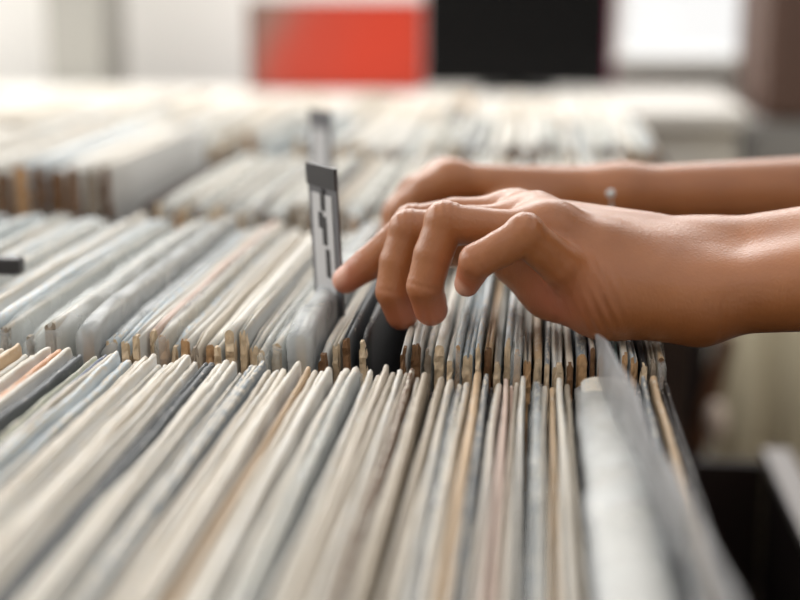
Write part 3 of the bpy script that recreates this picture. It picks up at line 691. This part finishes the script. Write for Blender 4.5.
def person():
    parts = [mesh_sdf(left_arm, (-.16, -.03, T-.07), (.37, .16, T+.10), .00095),
             mesh_sdf(right_arm, (-.14, .19, T-.05), (.41, .36, T+.10), .0016),
             mesh_sdf(body, (.24, -.10, -.02), (.92, .42, 1.72), .011)]
    V = []; Q = []; n = 0; tone = []
    for k, (P, q) in enumerate(parts):
        V.append(P); Q.append(q+n); n += len(P)
        t = np.zeros((len(P), 4)); t[:, 3] = 1
        if k == 0:
            for nm in ('little', 'ring', 'middle', 'index'):
                tip = LH[nm][-1][0]; t[:, 0] = np.maximum(t[:, 0], 0.8*np.exp(-(np.linalg.norm(P-tip, axis=1)/0.013)**2))
            c = A3(W(560, 300, .045)); t[:, 0] = np.maximum(t[:, 0], 0.7*np.exp(-(np.linalg.norm(P-c, axis=1)/0.018)**2))
            for c, r in LNAIL:
                if r: t[:, 1] = np.maximum(t[:, 1], np.clip(1.6-1.6*np.linalg.norm(P-A3(c), axis=1)/r, 0, 0.75))
        tone.append(t)
    V = np.concatenate(V); Q = np.concatenate(Q); tone = np.concatenate(tone)
    me = bpy.data.meshes.new('person'); me.from_pydata(V.tolist(), [], Q.tolist()); me.update()
    me.polygons.foreach_set('use_smooth', [True]*len(me.polygons)); me.materials.append(skin_mat())
    ca = me.color_attributes.new('tone', 'FLOAT_COLOR', 'POINT'); ca.data.foreach_set('color', tone.astype(np.float32).ravel())
    o = bpy.data.objects.new('person', me); COL.objects.link(o)
    tag(o, 'person reaching from the side, two bare arms flicking through the record sleeves', 'person')
    def wear(name, fn, lo, hi, m):
        P, q = mesh_sdf(fn, lo, hi, .012); c = mesh_obj(name, P.tolist(), q.tolist(), m, o, smooth=True); return c
    def arm_clip(p): return np.maximum(np.maximum(.95-p[:, 2], p[:, 2]-1.395), np.maximum(1.12-p[:, 2], 0)*(p[:, 0] < .47)*10-.001)
    wear('t_shirt', shell(body, .019, arm_clip), (.24, -.12, .90), (.94, .44, 1.44), mat('black_cotton', (38, 38, 42), 0.9, 0.15))
    wear('trousers', shell(body, .010, lambda p: np.maximum(p[:, 2]-.99, .08-p[:, 2])), (.5, -.1, .02), (.94, .44, 1.04), mat('blue_denim', (52, 60, 84), 0.9, 0.2))
    for y in (.075, .245):
        wear('shoe', lambda p, y=y: np.maximum(smin(cap(p, (.755, y, .045), (.61, y, .038), .050, .040), cap(p, (.75, y, .05), (.75, y, .09), .048, .046), .02), .004-p[:, 2]), (.5, y-.08, -.01), (.86, y+.08, .16), mat('dark_shoe', (40, 36, 34), 0.6))
    wear('hair', lambda p: np.maximum(cap(p, (.44, .16, 1.565), (.44, .16, 1.585), .092, .096), np.maximum(.375-p[:, 0]-(p[:, 2]-1.60)*1.2, 1.50-p[:, 2])), (.30, .02, 1.46), (.58, .30, 1.72), mat('dark_hair', (34, 26, 22), 0.5, 0.3, (80, 80, 20)))
    for sy in (-1, 1):
        for nm, pos, sc, m in (('eye', (.343, .16+sy*.032, 1.572), (.010, .013, .008), mat('eye_white', (225, 220, 214), 0.3)), ('iris', (.336, .16+sy*.032, 1.572), (.005, .006, .006), mat('dark_iris', (40, 26, 20), 0.3)),
                               ('eyebrow', (.345, .16+sy*.033, 1.592), (.006, .017, .0035), mat('dark_hair', (34, 26, 22), 0.5))):
            bm = bmesh.new(); bmesh.ops.create_uvsphere(bm, u_segments=14, v_segments=8, radius=1.0)
            for v in bm.verts: v.co = Vector((v.co.x*sc[0], v.co.y*sc[1], v.co.z*sc[2]))
            me_ = bpy.data.meshes.new(nm); bm.to_mesh(me_); bm.free(); me_.materials.append(m); e = bpy.data.objects.new(nm, me_); COL.objects.link(e); e.parent = o; e.location = pos
    bm = bmesh.new(); bmesh.ops.create_uvsphere(bm, u_segments=16, v_segments=8, radius=1.0)
    for v in bm.verts: v.co = Vector((v.co.x*.010, v.co.y*.024, v.co.z*.008))
    me_ = bpy.data.meshes.new('lips'); bm.to_mesh(me_); bm.free(); me_.materials.append(mat('lip_skin', (150, 78, 66), 0.4)); e = bpy.data.objects.new('lips', me_); COL.objects.link(e); e.parent = o; e.location = (.334, .16, 1.492)
    return o
PERSON = person()
# thin silver bracelet with a bead on the far wrist
def bracelet():
    c = W(609, 197, 0.262); V = []; Fs = []; n = 40; m = 6; rb = .0012
    for i in range(n):
        a = 2*math.pi*i/n; cy, cz = math.cos(a)*.0335, math.sin(a)*.0185
        for k in range(m):
            b = 2*math.pi*k/m; V.append((c.x+math.sin(b)*rb, c.y+cy*(1+math.cos(b)*rb/.033), c.z+cz*(1+math.cos(b)*rb/.018)))
    for i in range(n):
        for k in range(m): Fs.append((i*m+k, ((i+1) % n)*m+k, ((i+1) % n)*m+(k+1) % m, i*m+(k+1) % m))
    M_s = mat('silver', (196, 200, 202), 0.3, 0.05, metal=0.8)
    o = mesh_obj('bracelet', V, Fs, M_s, smooth=True); tag(o, 'thin silver bracelet with a bead on the far wrist', 'bracelet')
    bm = bmesh.new(); bmesh.ops.create_uvsphere(bm, u_segments=14, v_segments=8, radius=.0042); me = bpy.data.meshes.new('bead'); bm.to_mesh(me); bm.free(); me.materials.append(M_s)
    q = bpy.data.objects.new('bead', me); COL.objects.link(q); q.parent = o; q.location = (c.x, c.y-.0305, c.z+.006)
bracelet()
